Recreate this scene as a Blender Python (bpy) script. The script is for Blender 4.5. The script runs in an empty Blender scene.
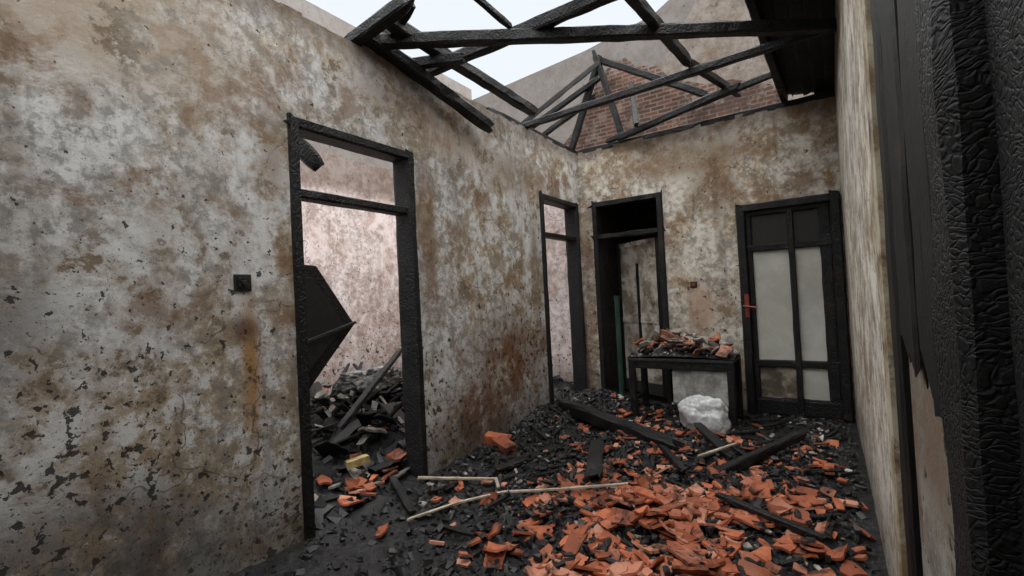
import bpy, math, random
import numpy as np
from mathutils import Vector, Matrix, noise, Euler
random.seed(7)
scn=bpy.context.scene
scn.view_settings.view_transform='Standard'
L=5.55;W=2.737;H=3.125;HD=2.487;HR=2.189
Y1,Y2,Y3,Y4=1.602,2.585,4.515,5.44
B1,B2,B3,B4=.161,1.04,1.814,2.729
# ---------------------------------------------------------------- nodes
class NT:
    def __init__(s,name):
        s.m=bpy.data.materials.new(name);s.m.use_nodes=True
        s.t=s.m.node_tree;s.t.nodes.clear()
        s.out=s.t.nodes.new('ShaderNodeOutputMaterial')
        s.b=s.t.nodes.new('ShaderNodeBsdfPrincipled')
        s.t.links.new(s.b.outputs[0],s.out.inputs[0])
        s.co=s.t.nodes.new('ShaderNodeTexCoord').outputs['Object']
    def n(s,k): return s.t.nodes.new(k)
    def put(s,sock,v):
        if isinstance(v,bpy.types.NodeSocket): s.t.links.new(v,sock)
        else:
            if isinstance(v,(tuple,list)) and len(v)==3 and sock.type=='RGBA': v=(*v,1)
            sock.default_value=v
    def math(s,op,a,b=0.0,clamp=False):
        n=s.n('ShaderNodeMath');n.operation=op;n.use_clamp=clamp
        s.put(n.inputs[0],a);s.put(n.inputs[1],b);return n.outputs[0]
    def noise(s,scale,detail=6,rough=.6,dist=0,off=(0,0,0),sc=(1,1,1)):
        mp=s.n('ShaderNodeMapping');s.put(mp.inputs[0],s.co);mp.inputs['Location'].default_value=off;mp.inputs['Scale'].default_value=sc
        n=s.n('ShaderNodeTexNoise');s.put(n.inputs['Vector'],mp.outputs[0])
        n.inputs['Scale'].default_value=scale;n.inputs['Detail'].default_value=detail
        n.inputs['Roughness'].default_value=rough;n.inputs['Distortion'].default_value=dist
        return n.outputs[0]
    def warp(s,scale,amt):
        n=s.n('ShaderNodeTexNoise');s.put(n.inputs['Vector'],s.co);n.inputs['Scale'].default_value=scale;n.inputs['Detail'].default_value=4
        a=s.n('ShaderNodeVectorMath');a.operation='SCALE';s.put(a.inputs[0],n.outputs[1]);a.inputs['Scale'].default_value=amt
        b=s.n('ShaderNodeVectorMath');b.operation='ADD';s.put(b.inputs[0],s.co);s.put(b.inputs[1],a.outputs[0]);return b.outputs[0]
    def voro(s,scale,feat='F1',sc=(1,1,1),vec=None):
        mp=s.n('ShaderNodeMapping');s.put(mp.inputs[0],vec or s.co);mp.inputs['Scale'].default_value=sc
        n=s.n('ShaderNodeTexVoronoi');n.feature=feat;s.put(n.inputs['Vector'],mp.outputs[0]);n.inputs['Scale'].default_value=scale
        return n.outputs['Distance']
    def ss(s,v,a,b,lo=0.,hi=1.):
        n=s.n('ShaderNodeMapRange');n.interpolation_type='SMOOTHSTEP'
        s.put(n.inputs[0],v);n.inputs[1].default_value=a;n.inputs[2].default_value=b;n.inputs[3].default_value=lo;n.inputs[4].default_value=hi
        return n.outputs[0]
    def mul(s,a,b): return s.math('MULTIPLY',a,b)
    def mix(s,f,a,b,mode='MIX'):
        n=s.n('ShaderNodeMix');n.data_type='RGBA';n.blend_type=mode
        s.put(n.inputs[0],f);s.put(n.inputs[6],a);s.put(n.inputs[7],b);return n.outputs[2]
    def xyz(s):
        n=s.n('ShaderNodeSeparateXYZ');s.put(n.inputs[0],s.co);return n.outputs
    def blob(s,cy,cz,ry,rz,ax=1):
        o=s.xyz()
        a=s.math('DIVIDE',s.math('SUBTRACT',o[ax],cy),ry);b=s.math('DIVIDE',s.math('SUBTRACT',o[2],cz),rz)
        d=s.math('SQRT',s.math('ADD',s.math('MULTIPLY',a,a),s.math('MULTIPLY',b,b)))
        return s.ss(d,1.0,0.2)
    def bump(s,h,st=.5,dist=.01):
        n=s.n('ShaderNodeBump');n.inputs['Strength'].default_value=st;n.inputs['Distance'].default_value=dist
        s.put(n.inputs['Height'],h);s.put(s.b.inputs['Normal'],n.outputs[0])
    def fin(s,col,rough=.85,spec=.3):
        s.put(s.b.inputs['Base Color'],col);s.put(s.b.inputs['Roughness'],rough);s.put(s.b.inputs['Specular IOR Level'],spec);return s.m

def plaster(name,light,tan,rust=(.16,.075,.03),blobs=(),spot=1.,rustamt=.5,ax=1,sootfoot=.6,con=1.):
    t=NT(name);o=t.xyz()
    n1=t.noise(.9,7,.68,.2);n5=t.noise(1.7,6,.65,.2,(2,8,4));n2=t.noise(4.0,9,.74,.1,(3,1,2));n3=t.noise(2.3,9,.74,.3,(7,2,5));n4=t.noise(19,4,.6,0,(1,9,3));n6=t.noise(13,7,.72,0,(4,4,1))
    hi=(light[0]*1.28,light[1]*1.31,light[2]*1.36)
    c=t.mix(t.ss(n1,.42,.58),light,tan)
    c=t.mix(t.mul(t.ss(n2,.49,.55),.9*con),c,hi)
    c=t.mix(t.mul(t.mul(t.ss(n2,.48,.41),t.ss(n5,.38,.56)),.95*con),c,(tan[0]*.48,tan[1]*.44,tan[2]*.40))
    c=t.mix(t.mul(t.mul(t.ss(n6,.45,.58),t.ss(n5,.58,.44)),.72*con),c,(.17,.16,.145))
    c=t.mix(t.mul(t.ss(n6,.45,.36),.6*con),c,hi)
    rm=t.mul(t.ss(n3,.54,.61),rustamt);c=t.mix(rm,c,rust)
    c=t.mix(t.mul(t.ss(n3,.50,.555),rustamt*.45),c,(tan[0]*.7,tan[1]*.57,tan[2]*.47))
    st=t.noise(7,4,.6,0,(0,0,0),(1,1,.10));c=t.mix(t.mul(t.ss(st,.55,.70),.4*con),c,(.15,.12,.09))
    for bl in blobs:
        (cy,cz,ry,rz,col,amt)=bl
        m=t.mul(t.blob(cy,cz,ry,rz,ax),t.ss(n2,.38,.55));c=t.mix(t.mul(m,amt),c,col)
        if amt>=.9: c=t.mix(t.mul(t.mul(t.blob(cy,cz,ry*.9,rz*.9,ax),t.ss(n6,.53,.58)),.75),c,(.045,.028,.02))
    if con>.5:
        cr=t.voro(1.3,'DISTANCE_TO_EDGE',vec=t.warp(3,.5));mk=t.ss(n1,.47,.56)
        c=t.mix(t.mul(t.mul(t.ss(cr,.008,.002),mk),.7),c,(.08,.06,.05))
    low=t.ss(o[2],2.5,.1);lm=t.mul(low,t.ss(n5,.30,.62));th=t.math('ADD',n4,t.mul(lm,.095*spot));sp=t.ss(th,.665,.69)
    c=t.mix(t.mul(sp,.9),c,(.025,.022,.02))
    if spot>1.1:
        n7=t.noise(48,3,.6,0,(5,5,5));c=t.mix(t.mul(t.ss(t.math('ADD',n7,t.mul(low,.06)),.665,.70),.8),c,(.04,.035,.03))
    f=t.ss(t.math('ADD',o[2],t.mul(n2,-.9)),.12,-.42)
    c=t.mix(t.mul(f,sootfoot),c,(.05,.043,.035))
    tp=t.ss(t.math('ADD',o[2],t.mul(n2,.6)),3.22,3.44);c=t.mix(t.mul(tp,.7),c,(.09,.06,.04))
    h=t.math('ADD',t.mul(n2,1.2),t.math('SUBTRACT',t.mul(n6,.7),t.mul(sp,.5)))
    t.bump(h,.6,.012)
    return t.fin(c,.85,.2)
BR=(.14,.068,.034);DK=(.10,.09,.08)
M_left=plaster('burned_plaster_left',(.475,.465,.44),(.36,.295,.215),BR,
   [(1.33,1.05,.08,.6,(.30,.15,.04),.9),(1.28,1.25,.16,.12,(.10,.05,.03),.85),(3.8,.7,.85,.75,(.16,.08,.04),1.),(3.3,.3,.8,.5,BR,.95),(2.72,1.9,.14,.9,BR,.8),(.8,2.7,.9,.5,(.32,.24,.165),.8),
    (3.0,2.75,.8,.35,(.34,.23,.14),.7),(4.1,2.6,.9,.35,(.20,.13,.08),.7),(.6,.3,.9,.55,DK,.85),(.35,1.4,.35,.6,(.12,.11,.10),.75),(4.35,1.6,.15,.9,BR,.7),(1.5,2.3,.12,.5,BR,.6),(.95,1.75,.22,.18,(.55,.55,.53),.6),(2.4,2.85,.6,.2,BR,.5)],1.35,.6)
M_back=plaster('burned_plaster_back',(.54,.50,.43),(.44,.345,.24),BR,
   [(1.4,1.1,.25,.5,(.35,.2,.12),.7),(1.3,2.8,1.3,.3,(.22,.14,.08),.8),(1.6,2.4,.4,.4,BR,.7),(.08,1.6,.12,1.2,BR,.6)],.6,.6,ax=0)
M_right=plaster('burned_plaster_right',(.50,.47,.41),(.42,.36,.28),BR,[(5.2,1.2,.5,2.,(.14,.11,.08),.7)],.5,.5)
M_room=plaster('burned_plaster_pink',(.62,.53,.50),(.55,.44,.40),(.25,.12,.08),[],1.,.4,con=.7)
M_grey=plaster('neighbour_plaster',(.54,.54,.54),(.47,.47,.46),(.3,.25,.2),[],0.,.2,sootfoot=0,con=.3)
M_tanw=plaster('neighbour_plaster_tan',(.58,.54,.49),(.50,.44,.38),(.25,.17,.12),[],0.3,.5,sootfoot=0,con=.6)
M_dark=plaster('dark_plaster',(.06,.055,.05),(.04,.035,.03),(.03,.02,.015),[],1,.3,con=.4)  # near-black plaster for the rear room and the near right wall
M_jamb=plaster('burned_plaster_jamb',(.22,.21,.18),(.16,.14,.11),BR,[(1.4,1.0,.6,.3,(.12,.07,.04),.8)],.6,.8)

def char(name,base=.010,ash=.06,sc=(1,1,.35),vs=14,rough=.5,bd=.012,ashamt=.5,brown=(.035,.022,.015),bs=.7,vw=1.,spec=.3):
    t=NT(name);v=t.voro(vs,'DISTANCE_TO_EDGE',sc,vec=t.warp(9,.12));n1=t.noise(5,6,.7,.3);n2=t.noise(45,5,.75)
    c=t.mix(t.mul(t.ss(n1,.52,.7),ashamt),(base,base,base*1.05),(ash,ash,ash*1.02))
    c=t.mix(t.mul(t.ss(t.noise(3,5,.6,0,(5,5,5)),.58,.7),.5),c,brown)
    t.bump(t.math('ADD',t.mul(t.ss(v,0,.2),vw),t.mul(n2,1.3)),bs,bd)
    return t.fin(c,rough,spec)
M_char=char('charred_wood',.007,.035,(1,1,.5),42,.5,.004,.5)
M_charv=char('charred_wood_alligator',.006,.018,(1,1.0,1.9),70,.65,.004,.5,bs=.6,vw=.6,spec=.2)
M_charb=char('charred_wood_board',.006,.018,(1,1.0,.3),40,.6,.003,.5,bs=.5,vw=.3,spec=.2)
M_ashy=char('charred_wood_ashy',.025,.13,(1,1,1),30,.7,.005,.8)
def simple(name,c1,c2,scale=8,rough=.8,bs=.4,bd=.005,spec=.3,soot=.0,island=False,lo=.4,hi=.6,alt=None):
    t=NT(name);n=t.noise(scale,6,.7,.2);f=t.ss(n,lo,hi)
    c=t.mix(f,c1,c2)
    if island:
        g=t.n('ShaderNodeNewGeometry').outputs['Random Per Island']
        c=t.mix(t.ss(g,.0,1.,.0,.75),c,(c2[0]*.45,c2[1]*.45,c2[2]*.45))
        if alt: c=t.mix(t.ss(t.math('FRACT',t.mul(g,7.3)),.55,1.,0,.8),c,alt)
    if soot: c=t.mix(t.mul(t.ss(t.noise(scale*.6,6,.7,.4,(9,9,9)),.5,.62),soot),c,(.02,.018,.016))
    t.bump(n,bs,bd);return t.fin(c,rough,spec)
M_tile=simple('terracotta',(.47,.145,.065),(.33,.088,.042),9,.75,.3,.004,.3,.85,True,alt=(.50,.25,.17))
M_ash=simple('wet_ash',(.007,.007,.008),(.035,.033,.033),26,.42,1.,.02,.4,0,False,.42,.7)
M_chunk=simple('charcoal_chunks',(.008,.008,.009),(.028,.027,.027),12,.5,.8,.01,.35,0,True,alt=(.04,.038,.036))
M_plfrag=simple('plaster_fragments',(.45,.42,.38),(.25,.22,.19),12,.85,.4,.004,.2,.5,True)
M_stick=simple('scorched_lath',(.46,.40,.33),(.32,.26,.19),10,.8,.4,.003,.2,.3)
M_sack=simple('plastic_sack_white',(.66,.68,.68),(.38,.39,.39),14,.5,.6,.008,.4,.3)
M_pane=simple('sooted_panel_white',(.52,.52,.48),(.44,.43,.39),2.5,.45,.1,.002,.5,.12)
M_panelow=simple('sooted_panel_brown',(.10,.08,.06),(.35,.30,.24),5,.6,.2,.002,.3,.4)
M_green=simple('green_pipe_paint',(.012,.04,.03),(.02,.06,.045),6,.5,.1,.002,.4,.5)
M_red=simple('red_handle',(.25,.03,.02),(.15,.03,.02),20,.4,.1,.001,.5,.3)
M_leaf=simple('scorched_door_paint',(.50,.47,.40),(.22,.18,.14),4.5,.7,.3,.004,.3,.7)
M_case=simple('scorched_casing_paint',(.40,.36,.27),(.2,.14,.08),7,.7,.4,.004,.3,.8)
M_grey2=simple('scorched_metal_grey',(.42,.42,.40),(.2,.19,.18),5,.5,.2,.003,.5,.4)
M_foam=simple('burned_foam',(.30,.29,.28),(.06,.055,.05),9,.8,.6,.02,.2,.6)
M_black=simple('melted_plastic_black',(.010,.009,.009),(.016,.014,.013),20,.45,.3,.002,.4)
M_yel=simple('yellowed_foam',(.45,.36,.16),(.25,.18,.08),9,.8,.6,.01,.2,.4)
M_concrete=simple('concrete_slab',(.08,.075,.07),(.05,.05,.05),6,.9)
def brick():
    t=NT('bare_brickwork');o=t.xyz();cb=t.n('ShaderNodeCombineXYZ');t.put(cb.inputs[0],o[0]);t.put(cb.inputs[1],o[2])
    b=t.n('ShaderNodeTexBrick');t.put(b.inputs['Vector'],cb.outputs[0]);b.inputs['Scale'].default_value=1
    b.inputs['Brick Width'].default_value=.17;b.inputs['Row Height'].default_value=.052;b.inputs['Mortar Size'].default_value=.009
    b.inputs['Color1'].default_value=(.22,.095,.065,1);b.inputs['Color2'].default_value=(.11,.06,.045,1);b.inputs['Mortar'].default_value=(.24,.20,.17,1)
    c=t.mix(t.mul(t.ss(t.noise(2.5,7,.7),.48,.6),.7),b.outputs[0],(.07,.055,.045))
    c=t.mix(t.mul(t.ss(t.noise(4,7,.7,0,(5,1,1)),.53,.6),.5),c,(.36,.30,.25))
    t.bump(b.outputs['Fac'],-.6,.01);return t.fin(c,.9,.2)
M_brick=brick()

# ---------------------------------------------------------------- mesh builder
class MB:
    def __init__(s): s.v=[];s.f=[];s.mi=[];s.mats=[]
    def mid(s,m):
        if m not in s.mats: s.mats.append(m)
        return s.mats.index(m)
    def add(s,vs,fs,m):
        b=len(s.v);s.v+= [tuple(v) for v in vs];k=s.mid(m)
        for f in fs: s.f.append([b+i for i in f]);s.mi.append(k)
    def box(s,x0,x1,y0,y1,z0,z1,m,M=None):
        vs=[Vector((x,y,z)) for z in (z0,z1) for y in (y0,y1) for x in (x0,x1)]
        if M: vs=[M@v for v in vs]
        s.add(vs,[(0,2,3,1),(4,5,7,6),(0,1,5,4),(2,6,7,3),(0,4,6,2),(1,3,7,5)],m)
    def prism(s,poly,ax,a,b,m):
        def mk(p,v):
            return {0:(v,p[0],p[1]),1:(p[0],v,p[1]),2:(p[0],p[1],v)}[ax]
        n=len(poly);vs=[mk(p,a) for p in poly]+[mk(p,b) for p in poly]
        fs=[list(range(n))[::-1],list(range(n,2*n))]+[(i,(i+1)%n,n+(i+1)%n,n+i) for i in range(n)]
        s.add(vs,fs,m)
    def beam(s,p0,p1,w,h,m,jit=.12,seg=None,taper0=.8,taper1=.8,up=(0,0,1)):
        """hewn timber: many rings, eroded edges, ragged ends"""
        p0=Vector(p0);p1=Vector(p1);d=p1-p0;ln=d.length;d.normalize()
        u=Vector(up)
        if abs(d.dot(u))>.95:u=Vector((0,1,0))
        r=d.cross(u).normalized();u=r.cross(d).normalized()
        seg=seg or max(4,int(ln/.07));vs=[];K=8
        pr=[(-.5,-.36),(-.36,-.5),(.36,-.5),(.5,-.36),(.5,.36),(.36,.5),(-.36,.5),(-.5,.36)]
        sd=random.random()*50
        for i in range(seg+1):
            t=i/seg;tp=1
            if i==0:tp=taper0
            if i==seg:tp=taper1
            for k,(a,b) in enumerate(pr):
                q=p0+d*(ln*t)
                nn=noise.noise(Vector((t*ln*6+sd,k*1.7,sd)));n2=noise.noise(Vector((t*ln*6,k*1.7+9,sd)))
                e=Vector((0,0,0))
                if i in(0,seg): e=d*(random.uniform(-1,1)*w*.5)
                vs.append(q+r*(a*w*tp*(1+jit*nn*2))+u*(b*h*tp*(1+jit*n2*2))+e)
        fs=[]
        for i in range(seg):
            for k in range(K):
                fs.append((i*K+k,i*K+(k+1)%K,(i+1)*K+(k+1)%K,(i+1)*K+k))
        fs.append(list(range(K))[::-1]);fs.append([seg*K+k for k in range(K)])
        s.add(vs,fs,m)
    def cyl(s,p0,p1,r,m,K=16,r1=None):
        p0=Vector(p0);p1=Vector(p1);d=(p1-p0).normalized();u=Vector((0,0,1)) if abs(d.z)<.9 else Vector((1,0,0))
        a=d.cross(u).normalized();b=a.cross(d);r1=r if r1 is None else r1
        vs=[p0+(a*math.cos(2*math.pi*k/K)+b*math.sin(2*math.pi*k/K))*r for k in range(K)]+[p1+(a*math.cos(2*math.pi*k/K)+b*math.sin(2*math.pi*k/K))*r1 for k in range(K)]
        s.add(vs,[(k,(k+1)%K,K+(k+1)%K,K+k) for k in range(K)]+[list(range(K))[::-1],list(range(K,2*K))],m)
    def obj(s,name,parent=None,bevel=0,smooth=False):
        me=bpy.data.meshes.new(name);me.from_pydata(s.v,[],s.f)
        for m in s.mats: me.materials.append(m)
        me.polygons.foreach_set('material_index',s.mi)
        if smooth: me.polygons.foreach_set('use_smooth',[True]*len(s.f))
        me.update();o=bpy.data.objects.new(name,me);scn.collection.objects.link(o)
        if parent:o.parent=parent
        if bevel:
            b=o.modifiers.new('bevel','BEVEL');b.width=bevel;b.segments=2;b.limit_method='ANGLE'
        return o
def wallgrid(mb,fixed_ax,lo,hi,a0,a1,z0,z1,holes,m):
    As=sorted({a0,a1,*[h[0] for h in holes],*[h[1] for h in holes]});Zs=sorted({z0,z1,*[h[2] for h in holes],*[h[3] for h in holes]})
    for i in range(len(As)-1):
        for j in range(len(Zs)-1):
            ca=(As[i]+As[i+1])/2;cz=(Zs[j]+Zs[j+1])/2
            if any(h[0]<ca<h[1] and h[2]<cz<h[3] for h in holes): continue
            if fixed_ax==0: mb.box(lo,hi,As[i],As[i+1],Zs[j],Zs[j+1],m)
            else: mb.box(As[i],As[i+1],lo,hi,Zs[j],Zs[j+1],m)
T=.13
mb=MB();wallgrid(mb,0,-T,0,-1.2,L+T,-.1,H,[(Y1,Y2,-.2,HD),(Y3,Y4,-.2,HD)],M_left)
y=-1.2
while y<L:
    d=random.uniform(.05,.22);hh=random.uniform(0,.03);mb.box(-T+.01,-.008,y,min(y+d,L),H,H+hh+.004,M_left);y+=d
mb.obj('wall_left')
mb=MB();wallgrid(mb,1,L,L+T,0,W,-.1,H,[(B1,B2,-.2,HD),(B3,B4,-.2,HR)],M_back)
x=0
while x<W:
    d=random.uniform(.06,.2);mb.box(x,min(x+d,W),L+.01,L+T-.01,H,H+random.uniform(.004,.05),M_back);x+=d
mb.obj('wall_back')
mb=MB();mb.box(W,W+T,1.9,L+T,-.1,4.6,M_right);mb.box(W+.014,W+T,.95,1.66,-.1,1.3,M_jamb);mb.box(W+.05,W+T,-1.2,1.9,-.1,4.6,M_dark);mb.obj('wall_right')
mb=MB();mb.box(-T,W+T,-1.33,-1.2,-.1,3.6,M_back);mb.obj('wall_front_light_limit')  # unseen wall behind the camera, added to limit incoming light
mb=MB();mb.box(-3.43,-3.3,-1.2,6.3,-.1,3.55,M_room);mb.obj('wall_side_room_far')
mb=MB();mb.box(-3.3,-T,6.0,6.13,-.1,3.3,M_room);mb.obj('wall_side_room_back')
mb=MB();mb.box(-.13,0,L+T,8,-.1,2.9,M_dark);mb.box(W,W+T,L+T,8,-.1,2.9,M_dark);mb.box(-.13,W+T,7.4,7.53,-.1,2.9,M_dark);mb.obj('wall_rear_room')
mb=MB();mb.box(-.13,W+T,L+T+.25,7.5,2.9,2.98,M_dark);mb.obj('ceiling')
mb=MB();mb.prism([(-.45,2.98),(-.42,3.42),(-.2,3.62),(-.12,3.85),(.10,4.05),(.16,4.2),(.33,4.32),(.55,4.38),(.7,4.22),(.95,4.15),(1.1,3.95),(1.5,3.75),(1.8,3.72),(2.3,3.5),(2.4,2.98)],1,5.95,6.07,M_brick);mb.obj('brick_gable')
mb=MB();mb.prism([(-3.9,-.1),(-3.9,5.75),(-1.0,5.95),(.3,6.15),(3.0,7.6),(5.5,7.6),(5.5,-.1)],1,8.3,8.45,M_grey);mb.obj('wall_neighbour_back')
mb=MB();mb.prism([(.35,2.98),(.55,4.9),(1.3,5.9),(2.4,6.5),(4.0,6.6),(4.0,2.98)],1,7.6,7.72,M_tanw);mb.obj('wall_neighbour_gable')
mb=MB();mb.box(-3.9,-3.75,-1,8.3,-.1,6.0,M_grey);mb.obj('wall_neighbour_side')

# ---------------------------------------------------------------- floor height field
G=[(.05,4.2,.16,.35,.5),(.2,3.2,.06,.25,.4),(1.75,2.7,.05,.5,.4),(.35,5.1,.16,.5,.4),(-1.5,3.2,.40,.7,.8),(-1.1,2.0,.26,.5,.6),(-2.2,4.6,.35,1.,.9),
   (1.5,4.1,.07,.5,.4),(2.45,4.0,.10,.3,.7),(2.2,3.2,.05,.4,.4),(-.8,5.5,.22,.6,.5),(1.0,3.7,.05,.4,.4),(-.5,2.9,.18,.35,.35),(.7,3.1,.04,.3,.3)]
def hf(x,y):
    z=.018+.022*noise.noise(Vector((x*2.2,y*2.2,0)))+.018*noise.noise(Vector((x*7,y*7,3)))+.010*noise.noise(Vector((x*20,y*20,3)))
    for cx,cy,a,sx,sy in G: z+=a*math.exp(-((x-cx)/sx)**2-((y-cy)/sy)**2)*(1+.25*noise.noise(Vector((x*5,y*5,1))))
    if 1.814<x<2.73 and y>5.2: z*=.5
    return max(z,.002)
nx,ny=300,360;X0,X1,YA,YB=-3.3,W,-1.2,7.4
vs=[];fs=[]
for j in range(ny+1):
    for i in range(nx+1):
        x=X0+(X1-X0)*i/nx;y=YA+(YB-YA)*j/ny;vs.append((x,y,hf(x,y)))
for j in range(ny):
    for i in range(nx):
        a=j*(nx+1)+i;fs.append((a,a+1,a+nx+2,a+nx+1))
mb=MB();mb.add(vs,fs,M_ash);mb.box(-3.3,W+T,-1.2,8,-.1,0,M_concrete);mb.obj('floor',smooth=True)

# ---------------------------------------------------------------- shards and chunks
def rotm(tilt):
    return Euler((random.gauss(0,tilt),random.gauss(0,tilt),random.uniform(0,6.3))).to_matrix()
def shard(mb,x,y,size,m,lift=0,tilt=.25,th=.013,curve=1.,asp=None):
    """piece of broken pan tile: curved plate, mostly four-sided with snapped edges"""
    asp=asp or random.uniform(.45,.85)
    out=[(-.5,-.5),(.5,-.5),(.5,.5),(-.5,.5)]
    out=[(a*size*random.uniform(.8,1.1),b*size*asp*random.uniform(.8,1.1)) for a,b in out]
    if random.random()<.6:
        k=random.randrange(4);p=out[k];q=out[k-1];r=out[(k+1)%4];t1,t2=random.uniform(.3,.7),random.uniform(.3,.7)
        out[k:k+1]=[(p[0]+(q[0]-p[0])*t1,p[1]+(q[1]-p[1])*t1),(p[0]+(r[0]-p[0])*t2,p[1]+(r[1]-p[1])*t2)]
    n=len(out);pts=[]
    for i in range(n):
        p=out[i];q=out[(i+1)%n]
        for k in range(4):
            t=k/4;jx=random.uniform(-.025,.025)*size if k else 0;pts.append((p[0]*(1-t)+q[0]*t+jx,p[1]*(1-t)+q[1]*t+jx))
    N=len(pts);cv=curve*random.uniform(.8,2.6)*(1 if random.random()<.7 else -1)
    f=lambda p:cv*p[1]**2*3
    R=rotm(tilt);o=Vector((x,y,hf(x,y)+lift+th+abs(math.sin(tilt))*size*.15))
    vs=[]
    for s_ in (0,1):
        for sc in (1,.5): vs+=[R@Vector((p[0]*sc,p[1]*sc,f((p[0]*sc,p[1]*sc))+(th if s_ else 0)))+o for p in pts]
        vs.append(R@Vector((0,0,th if s_ else 0))+o)
    B=2*N+1;fs=[]
    for i in range(N):
        j=(i+1)%N
        fs+=[(i,N+i,N+j,j),(N+i,2*N,N+j),(B+i,B+j,B+N+j,B+N+i),(B+N+i,B+N+j,B+2*N),(i,j,B+j,B+i)]
    mb.add(vs,fs,m)
def ok(x,y,top=5.5):
    return .05<x<W-.06 and y<top
mb=MB()
for cx,cy,sx,sy,n,s0,s1,lf in [(1.72,2.62,.38,.33,210,.06,.18,.09),(2.2,3.05,.28,.22,55,.05,.15,.03),(1.2,2.85,.25,.25,34,.05,.15,.02),(1.55,3.7,.35,.4,70,.04,.12,.02),
    (1.1,2.05,.28,.12,16,.06,.14,.01),(.95,4.5,.3,.3,45,.04,.11,.02),(2.35,2.6,.2,.3,22,.05,.14,.01),(1.7,4.4,.4,.3,30,.04,.1,.02),(2.5,3.6,.12,.5,14,.05,.13,.01),
    (1.4,3.3,.5,.5,46,.04,.12,.01),(1.8,2.15,.38,.14,60,.06,.17,.04),(2.1,3.9,.3,.5,30,.04,.1,.01)]:
    for _ in range(n):
        x=random.gauss(cx,sx);y=random.gauss(cy,sy)
        if not ok(x,y): continue
        g=math.exp(-((x-cx)/sx)**2-((y-cy)/sy)**2)
        shard(mb,x,y,random.uniform(s0,s1),M_tile,random.uniform(0,lf)*g,.28)
mb.obj('broken_roof_tiles')
def chunk(mb,x,y,s,m,lift=0):
    R=rotm(.6);a,b,c=s*random.uniform(.6,1.6),s*random.uniform(.4,1),s*random.uniform(.25,.7)
    o=Vector((x,y,hf(x,y)+lift+c*.2));vs=[]
    for z in(-1,1):
        for yy in(-1,1):
            for xx in(-1,1): vs.append(R@Vector((xx*a/2*random.uniform(.5,1.1),yy*b/2*random.uniform(.5,1.1),z*c/2*random.uniform(.5,1.1)))+o)
    mb.add(vs,[(0,2,3,1),(4,5,7,6),(0,1,5,4),(2,6,7,3),(0,4,6,2),(1,3,7,5)],m)
mb=MB()
for _ in range(60):
    x=random.uniform(-2.6,-.3);y=random.gauss(3.0,.8)
    shard(mb,x,y,random.uniform(.06,.18),M_tile if random.random()<.5 else (M_plfrag if random.random()<.5 else M_black),.03,.3)
for _ in range(22): shard(mb,random.uniform(-.6,-.1),random.uniform(1.8,2.5),random.uniform(.06,.16),M_tile if random.random()<.7 else M_plfrag,.02,.2)
for _ in range(50): shard(mb,random.gauss(-1.0,.4),random.gauss(2.9,.5),random.uniform(.15,.4),M_char if random.random()<.7 else M_black,random.uniform(0,.12),.5,.012,.4)
for _ in range(60): shard(mb,random.gauss(-1.1,.4),random.gauss(3.0,.4),random.uniform(.04,.14),M_plfrag if random.random()<.7 else M_tile,random.uniform(.08,.18),.5,.006,.4)
shard(mb,-.35,2.25,.17,M_yel,.08,.2,.05,.2);shard(mb,-.2,2.5,.2,M_tile,.10,.2,.02);shard(mb,-.6,2.6,.2,M_plfrag,.12,.2,.02)
for _ in range(3500):
    x=random.uniform(-3.2,-.02);y=random.uniform(1.2,5.9)
    if -.16<x and not(Y1+.1<y<Y2-.1 or Y3+.1<y<Y4-.1): continue
    chunk(mb,x,y,random.choice([.02,.03,.05,.08,.11]),M_chunk)
for _ in range(70):
    x=random.gauss(-1.0,.5);y=random.gauss(2.9,.6);a=random.uniform(0,3.14);l=random.uniform(.2,.7);z=hf(x,y)+.05
    if x+abs(l)>-.2: continue
    mb.beam((x,y,z),(x+math.cos(a)*l,y+math.sin(a)*l,z+random.uniform(-.05,.3)),.035,.025,M_char,.2,5)
mb.obj('side_room_rubble')
mb=MB()
for _ in range(9500):
    x=random.uniform(.04,W-.05);y=random.uniform(1.0,5.5)
    if noise.noise(Vector((x*1.7,y*1.7,8)))<-.15 and random.random()<.7: continue
    chunk(mb,x,y,random.choice([.010,.014,.018,.024,.032,.05]),M_chunk)
for _ in range(1200):
    x=abs(random.gauss(.0,.22))+.03;y=random.uniform(3.0,5.4);chunk(mb,x,y,random.uniform(.02,.06),M_chunk,.01)
for _ in range(1500):
    x=random.gauss(1.6,.55);y=random.gauss(2.9,.6)
    if ok(x,y): chunk(mb,x,y,random.uniform(.015,.05),M_chunk,random.uniform(.01,.05))
for _ in range(450):
    x=random.uniform(.1,W-.1);y=random.uniform(2.2,5.4)
    if random.random()<.6: chunk(mb,x,y,random.uniform(.01,.035),M_plfrag,.008)
    else: shard(mb,x,y,random.uniform(.02,.07),M_plfrag,.005,.25,.008)
for _ in range(240):
    x=random.uniform(.15,W-.2);y=random.uniform(2.0,5.3);a=random.uniform(0,3.14);l=random.uniform(.05,.32)
    x2=min(max(x+math.cos(a)*l,.05),W-.05);y2=min(y+math.sin(a)*l,5.45);w=random.uniform(.008,.035)
    mb.beam((x,y,hf(x,y)+w),(x2,y2,hf(x2,y2)+w+random.uniform(0,.02)),w,w*.7,M_char if random.random()<.9 else M_ashy,.2,4)
mb.obj('charcoal_rubble')
def single(name,p0,p1,w,h,m,**k):
    q=MB();q.beam(p0,p1,w,h,m,**k);return q.obj(name)
single('fallen_charred_beam',(.13,4.5,hf(.13,4.5)+.07),(1.5,3.8,.11),.14,.12,M_char)
single('fallen_charred_beam',(1.86,3.38,.08),(2.36,4.2,.20),.07,.06,M_char)
single('charred_plank',(1.2,2.95,.12),(.92,3.65,.13),.11,.03,M_char)
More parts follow.
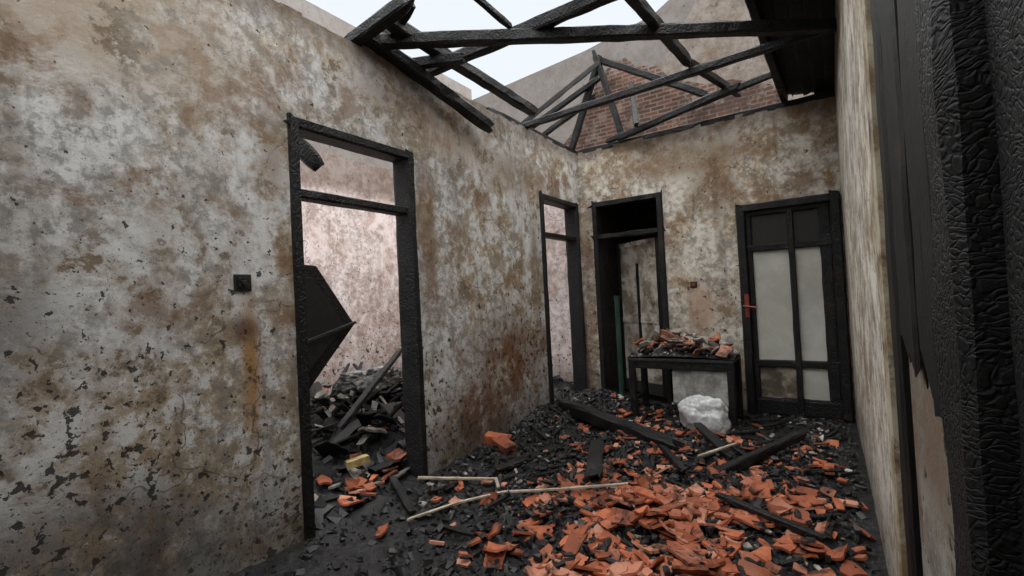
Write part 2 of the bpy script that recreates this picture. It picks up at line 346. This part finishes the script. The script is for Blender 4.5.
single('charred_plank',(.45,2.9,.07),(.62,3.5,.08),.10,.03,M_char)
single('charred_plank',(1.6,4.2,.2),(1.95,3.7,.12),.08,.03,M_char)
single('charred_plank',(1.7,3.3,.13),(1.35,3.9,.1),.05,.04,M_char)
single('charred_plank',(2.0,2.9,.16),(2.5,2.75,.1),.05,.03,M_char)
single('charred_plank',(-.1,2.35,.1),(.35,2.1,.05),.05,.03,M_char)
def polyst(name,pts,w,m):
    q=MB()
    for a,b in zip(pts[:-1],pts[1:]): q.beam(a,b,w,w*.7,m,.1,6,1,1)
    return q.obj(name)
polyst('scorched_lath_strip',[(.02,2.49,.07),(.30,2.58,.08),(.58,2.68,.09),(.66,2.60,.07)],.024,M_stick)
polyst('scorched_lath_strip',[(.42,2.0,.055),(.55,2.28,.07),(.74,2.54,.08),(1.1,2.66,.12),(1.5,2.78,.18)],.02,M_stick)
polyst('scorched_lath_strip',[(1.75,3.55,.15),(1.95,3.85,.18)],.02,M_stick)
mb=MB()
for a,b,c,rz in [(.16,3.3,.10,.3),(.28,3.22,.09,-.4)]:
    Mx=Matrix.Translation((a,b,hf(a,b)+.045))@Euler((.1,.12,rz)).to_matrix().to_4x4();mb.box(-.11,.11,-.055,.055,-.04,.045,M_tile,Mx)
mb.obj('broken_brick',bevel=.008)

# ---------------------------------------------------------------- doors
def frame_x(mb,y0,y1,zt,ztr):
    w=.065;xa,xb=-.15,.025
    xm=(xa+xb)/2;d=xb-xa
    for yy in (y0+w/2-.01,y1-w/2+.01): mb.beam((xm,yy,-.02),(xm,yy,zt),w,d,M_char,.04,up=(1,0,0),taper0=1,taper1=1)
    mb.beam((xm,y0+.02,zt-w/2),(xm,y1-.02,zt-w/2),d,w,M_char,.04,taper0=1,taper1=1)
    if ztr: mb.beam((xm,y0+.02,ztr),(xm,y1-.02,ztr),d*.7,w*.85,M_char,.06,taper0=1,taper1=1)
mb=MB();frame_x(mb,Y1,Y2,HD,2.04)
mb.obj('door_1')
mb=MB();frame_x(mb,Y3,Y4,HD,2.04)
mb.obj('door_2')
mb=MB();w=.07
ym=L+.05
for xx in (B1+w/2,B2-w/2): mb.beam((xx,ym,-.02),(xx,ym,HD),w,.17,M_char,.04,up=(0,1,0),taper0=1,taper1=1)
mb.beam((B1+.02,ym,HD-w/2),(B2-.02,ym,HD-w/2),.17,w,M_char,.04,taper0=1,taper1=1)
mb.beam((B1,ym,2.05),(B2,ym,2.05),.12,.06,M_char,.08,taper0=1,taper1=1)
Mx=Matrix.Translation((B2-.08,L+.10,.0))@Matrix.Rotation(math.radians(-30),4,'Z')
mb.box(-.78,0,-.018,.018,.08,1.98,M_leaf,Mx)
for a,b,c,d in [(-.78,-.72,.08,1.98),(-.06,0,.08,1.98),(-.42,-.38,.3,1.7)]: mb.box(a,b,-.03,.03,c,d,M_char,Mx)
for c,d in [(.08,.22),(.95,1.02),(1.92,1.98)]: mb.box(-.78,0,-.027,.027,c,d,M_leaf if c>.5 else M_ashy,Mx)
mb.obj('door_3')
mb=MB();ya=L-.03;w=.085
mb.beam((B3+w/2,ya,0),(B3+w/2,ya,HR+.01),w,.13,M_char,.06,up=(0,1,0),taper0=1,taper1=1)
mb.beam((B4-w/2-.01,ya,0),(B4-w/2-.01,ya,HR+.01),w,.13,M_char,.06,up=(0,1,0),taper0=1,taper1=1)
mb.beam((B3+.02,ya,HR-.035),(B4-.03,ya,HR-.035),.13,.08,M_char,.06,taper0=1,taper1=1)
xl,xr=B3+w,B4-w-.01;xm=xl+.40
for a in (xl+.025,xr-.045): mb.beam((a,ya+.01,.02),(a,ya+.01,HR-.06),.05 if a<2.2 else .1,.06,M_char,.08,up=(0,1,0),taper0=1,taper1=1)
mb.beam((xm,ya,.02),(xm,ya,HR-.06),.055,.07,M_char,.08,up=(0,1,0),taper0=1,taper1=1)
for z,hh in [(.10,.18),(.54,.07),(1.73,.07),(2.10,.06)]: mb.beam((xl,ya+.005,z),(xr,ya+.005,z),.06,hh,M_char,.08,taper0=1,taper1=1)
mb.box(xl,xm,ya+.012,ya+.03,.55,1.72,M_pane);mb.box(xm,xr,ya+.012,ya+.03,.55,1.72,M_pane)
mb.box(xl,xm,ya+.012,ya+.03,.15,.55,M_panelow);mb.box(xm,xr,ya+.012,ya+.03,.15,.55,M_pane)
mb.box(xl,xr,ya+.012,ya+.03,1.72,2.12,M_black)
mb.cyl((B3+.06,ya-.07,1.13),(B3+.06,ya-.12,1.13),.012,M_red);mb.cyl((B3+.03,ya-.12,1.14),(B3+.16,ya-.13,1.12),.012,M_red);mb.box(B3+.04,B3+.08,ya-.075,ya-.06,1.02,1.26,M_red)
mb.obj('door_4')
mb=MB();mb.box(0,.012,1.255,1.345,1.455,1.545,M_black);mb.box(.012,.022,1.272,1.328,1.472,1.528,M_char);mb.cyl((.02,1.3,1.5),(.03,1.3,1.5),.014,M_black);mb.obj('light_switch',bevel=.004)
mb=MB();mb.box(1.30,1.37,L-.012,L,1.355,1.425,M_black);mb.box(1.315,1.355,L-.02,L-.012,1.37,1.41,M_red);mb.obj('wall_socket',bevel=.004)

# ---------------------------------------------------------------- table with rubble
tb=bpy.data.objects.new('burned_table',None);scn.collection.objects.link(tb)
tx0,tx1,ty0,ty1,tz=.80,1.82,4.78,5.22,.66
mb=MB();mb.box(tx0,tx1,ty0,ty1,tz-.03,tz,M_ashy);mb.obj('top',tb,bevel=.006)
mb=MB()
for xx,yy in [(tx0+.035,ty0+.035),(tx1-.035,ty0+.035),(tx0+.035,ty1-.035),(tx1-.035,ty1-.035)]: mb.beam((xx,yy,.0),(xx,yy,tz-.03),.065,.065,M_char,.08,taper0=1,taper1=1)
mb.beam((tx0+.03,ty0+.03,tz-.07),(tx1-.03,ty0+.03,tz-.07),.03,.08,M_char,.08);mb.beam((tx0+.03,ty1-.03,tz-.08),(tx1-.03,ty1-.03,tz-.08),.03,.1,M_char,.08)
mb.beam((tx0+.03,ty0+.06,.22),(tx0+.03,ty1-.03,.22),.03,.04,M_char,.08)
mb.obj('legs_and_apron',tb)
mb=MB();mb.box(tx0+.42,tx1-.07,ty0+.05,ty0+.07,.22,tz-.11,M_grey2);mb.box(tx0+.42,tx0+.44,ty0+.05,ty1-.05,.2,tz-.05,M_grey2);mb.obj('drawer_panel',tb)
mb=MB()
_hf=hf
def hf(x,y): return tz+.14*math.exp(-((x-1.3)/.42)**2-((y-5.0)/.17)**2)*(1+.3*noise.noise(Vector((x*9,y*9,0))))
gx,gy=40,18;vs=[(tx0+(tx1-tx0)*i/gx,ty0+(ty1-ty0)*j/gy,hf(tx0+(tx1-tx0)*i/gx,ty0+(ty1-ty0)*j/gy)+.002) for j in range(gy+1) for i in range(gx+1)]
mb.add(vs,[(j*(gx+1)+i,j*(gx+1)+i+1,(j+1)*(gx+1)+i+1,(j+1)*(gx+1)+i) for j in range(gy) for i in range(gx)],M_ash)
for _ in range(110):
    x=random.uniform(tx0+.08,tx1-.08);y=random.uniform(ty0+.06,ty1-.06)
    r=random.random();shard(mb,x,y,random.uniform(.06,.2),M_tile if r<.35 else (M_plfrag if r<.78 else M_chunk),random.uniform(0,.04),.45)
for _ in range(300): chunk(mb,random.uniform(tx0+.02,tx1-.02),random.uniform(ty0+.02,ty1-.02),random.uniform(.015,.04),M_chunk if random.random()<.5 else M_plfrag)
mb.obj('rubble_on_top',tb)
hf=_hf
def sack(name,c,rx,ry,rz,m,seed=0,rough=.28):
    vs=[];fs=[];nu,nv=72,48
    for j in range(nv+1):
        ph=math.pi*j/nv
        for i in range(nu):
            th=2*math.pi*i/nu;d=Vector((math.sin(ph)*math.cos(th),math.sin(ph)*math.sin(th),-math.cos(ph)))
            k=1+rough*noise.noise(d*1.3+Vector((seed,0,0)))+rough*.35*abs(noise.noise(d*4+Vector((seed,3,0))))+rough*.3*abs(noise.noise(Vector((d.x*12,d.y*12,d.z*4))+Vector((seed,3,5))))
            q=lambda v:math.copysign(abs(v)**.8,v)
            vs.append((c[0]+q(d.x)*rx*k,c[1]+q(d.y)*ry*k,max(c[2]+q(d.z)*rz*k,c[2]-rz)))
    for j in range(nv):
        for i in range(nu): fs.append((j*nu+i,j*nu+(i+1)%nu,(j+1)*nu+(i+1)%nu,(j+1)*nu+i))
    q=MB();q.add(vs,fs,m);return q.obj(name,smooth=True)
sack('white_sack',(1.60,4.52,hf(1.6,4.52)+.15),.21,.14,.165,M_sack)
mb=MB();mb.cyl((.556,5.2,0),(.55,5.22,1.28),.028,M_green,20);mb.cyl((.55,5.22,1.28),(.55,5.22,1.31),.034,M_green,20);mb.cyl((.556,5.2,.1),(.556,5.2,.16),.036,M_green,20);mb.obj('green_pipe',smooth=False)

# ---------------------------------------------------------------- left room contents
mb=MB()
poly=[(1.35,.15),(1.35,1.78),(2.42,1.70),(2.78,1.18),(2.25,.62),(2.0,.15)]
mb.prism(poly,0,-1.5,-1.0,M_char)
inner=[(1.45,.3),(1.45,1.66),(2.36,1.60),(2.66,1.18),(2.2,.72),(1.95,.3)]
mb.prism(inner,0,-1.01,-.985,M_black)
mb.beam((-.98,2.2,1.05),(-.98,2.78,1.2),.03,.03,M_ashy)
mb.obj('collapsed_wardrobe',bevel=.006)
single('charred_pole',(-.55,2.25,.42),(-1.25,3.55,.85),.05,.05,M_char)
single('charred_pole',(-1.6,2.7,.45),(-1.1,3.7,.5),.06,.05,M_char)
single('charred_pole',(-.9,2.6,.3),(-.45,2.9,.2),.09,.06,M_char)
sack('burned_mattress_stuffing',(-1.35,3.2,.58),.22,.25,.11,M_foam,3,.5)
single('hanging_rafter',(-.9,1.75,3.1),(-.62,2.22,2.42),.09,.12,M_char)

# ---------------------------------------------------------------- roof timbers
def rb(p0,p1,w,h,m=None,**k): return single('charred_roof_beam',p0,p1,w,h,m or M_char,**k)
rb((-.05,2.22,3.20),(2.77,4.32,3.25),.08,.09)
rb((0.0,2.80,3.19),(1.6,3.05,3.36),.08,.09)
rb((.02,2.15,3.22),(.13,3.45,2.89),.10,.09)
rb((.20,2.2,3.27),(.27,4.05,3.16),.09,.09)
rb((-.1,2.12,3.15),(.45,2.18,3.28),.09,.09)
rb((-.08,2.35,3.17),(.35,2.3,3.36),.07,.09)
rb((-.05,2.6,3.18),(.42,2.75,3.15),.06,.08)
rb((.75,2.05,3.36),(.88,2.69,3.19),.04,.04)
rb((-.1,4.34,3.18),(2.77,4.30,3.25),.055,.065)
rb((1.60,2.6,3.26),(1.68,4.3,3.31),.07,.09)
rb((1.68,4.3,3.31),(1.9,5.6,3.40),.06,.07)
rb((.42,5.5,3.20),(2.35,5.3,3.42),.05,.06)
rb((.55,5.5,3.2),(1.95,5.1,3.30),.06,.07)
rb((0,5.61,3.165),(2.73,5.61,3.17),.10,.07)
rb((-.065,3.7,3.165),(-.065,5.6,3.165),.10,.07)
rb((-.25,5.74,3.1),(.30,5.74,4.38),.07,.08)
rb((.24,5.72,4.45),(.58,5.72,3.15),.07,.08)
rb((.25,5.76,4.38),(1.55,5.76,3.55),.07,.08)
rb((-1.0,5.5,3.5),(.3,5.7,4.1),.06,.07)
rb((-.5,4.6,3.2),(.3,5.7,4.3),.05,.06)
rb((-1.6,6.05,3.35),(.2,5.75,3.9),.06,.07)
rb((.9,5.2,3.2),(.7,5.7,3.9),.06,.06)
mb=MB()
for k in range(5):
    x0=2.20+.105*k
    mb.beam((x0+.05,3.2,3.72-.03*k),(x0+.14-.01*k,5.62,3.28-.02*k),.11,.03,M_char,.15)
mb.beam((2.16,3.2,3.66),(2.32,5.6,3.24),.07,.12,M_char,.1)
mb.obj('charred_roof_boarding')

# ---------------------------------------------------------------- right foreground
mb=MB()
for yy,ww,x_ in [(1.76,.17,W+.0),(1.60,.16,W+.006),(1.45,.15,W+.0),(1.30,.15,W+.008),(1.15,.16,W+.002),(1.0,.16,W+.008)]:
    mb.beam((x_+.02,yy,1.15+random.uniform(-.03,.03) if yy<1.7 else -.02),(x_+.02,yy,4.2),ww,.05,M_charb,.06,up=(1,0,0),taper0=.9,taper1=1)
mb.obj('charred_wall_boarding')
mb=MB();mb.beam((W-.003,1.96,-.02),(W-.003,1.96,4.2),.13,.024,M_case,.06,up=(1,0,0),taper0=1,taper1=1);mb.obj('trim_1')
mb=MB();mb.beam((2.715,.655,-.02),(2.715,.655,3.2),.12,.075,M_charv,.08,seg=110,up=(1,0,0),taper0=1,taper1=1)
mb.beam((2.735,.50,-.02),(2.735,.50,3.2),.24,.05,M_charv,.08,seg=110,up=(1,0,0),taper0=1,taper1=1)
mb.beam((2.715,.33,-.02),(2.715,.33,3.2),.14,.075,M_charv,.08,seg=110,up=(1,0,0),taper0=1,taper1=1)
mb.beam((2.72,.10,-.02),(2.72,.10,3.2),.35,.05,M_charv,.08,up=(1,0,0),taper0=1,taper1=1)
mb.obj('charred_door_leaf')

# ---------------------------------------------------------------- world + camera
w=bpy.data.worlds.new('overcast');scn.world=w;w.use_nodes=True
bg=w.node_tree.nodes['Background'];bg.inputs[0].default_value=(.88,.94,1,1);bg.inputs[1].default_value=1.0
sd=bpy.data.lights.new('overcast_sun','SUN');sd.energy=9.0;sd.angle=2.6;sd.color=(1,.985,.965)
so=bpy.data.objects.new('overcast_sun',sd);so.rotation_euler=(math.radians(-12),math.radians(20),0);scn.collection.objects.link(so)
a,b,c=[math.radians(v) for v in (33.613,1.146,-2.915)]
F=Vector((-math.sin(a)*math.cos(b),math.cos(a)*math.cos(b),math.sin(b)))
R=Vector((math.cos(a),math.sin(a),0));U=R.cross(F)
R2=math.cos(c)*R+math.sin(c)*U;U2=-math.sin(c)*R+math.cos(c)*U
cd=bpy.data.cameras.new('camera');cam=bpy.data.objects.new('camera',cd);scn.collection.objects.link(cam)
cd.sensor_width=36;cd.lens=474.03/1024*36;cd.clip_start=.01
m3=Matrix((R2,U2,-F)).transposed();cam.matrix_world=Matrix.Translation((2.579,0,1.35))@m3.to_4x4()
scn.camera=cam
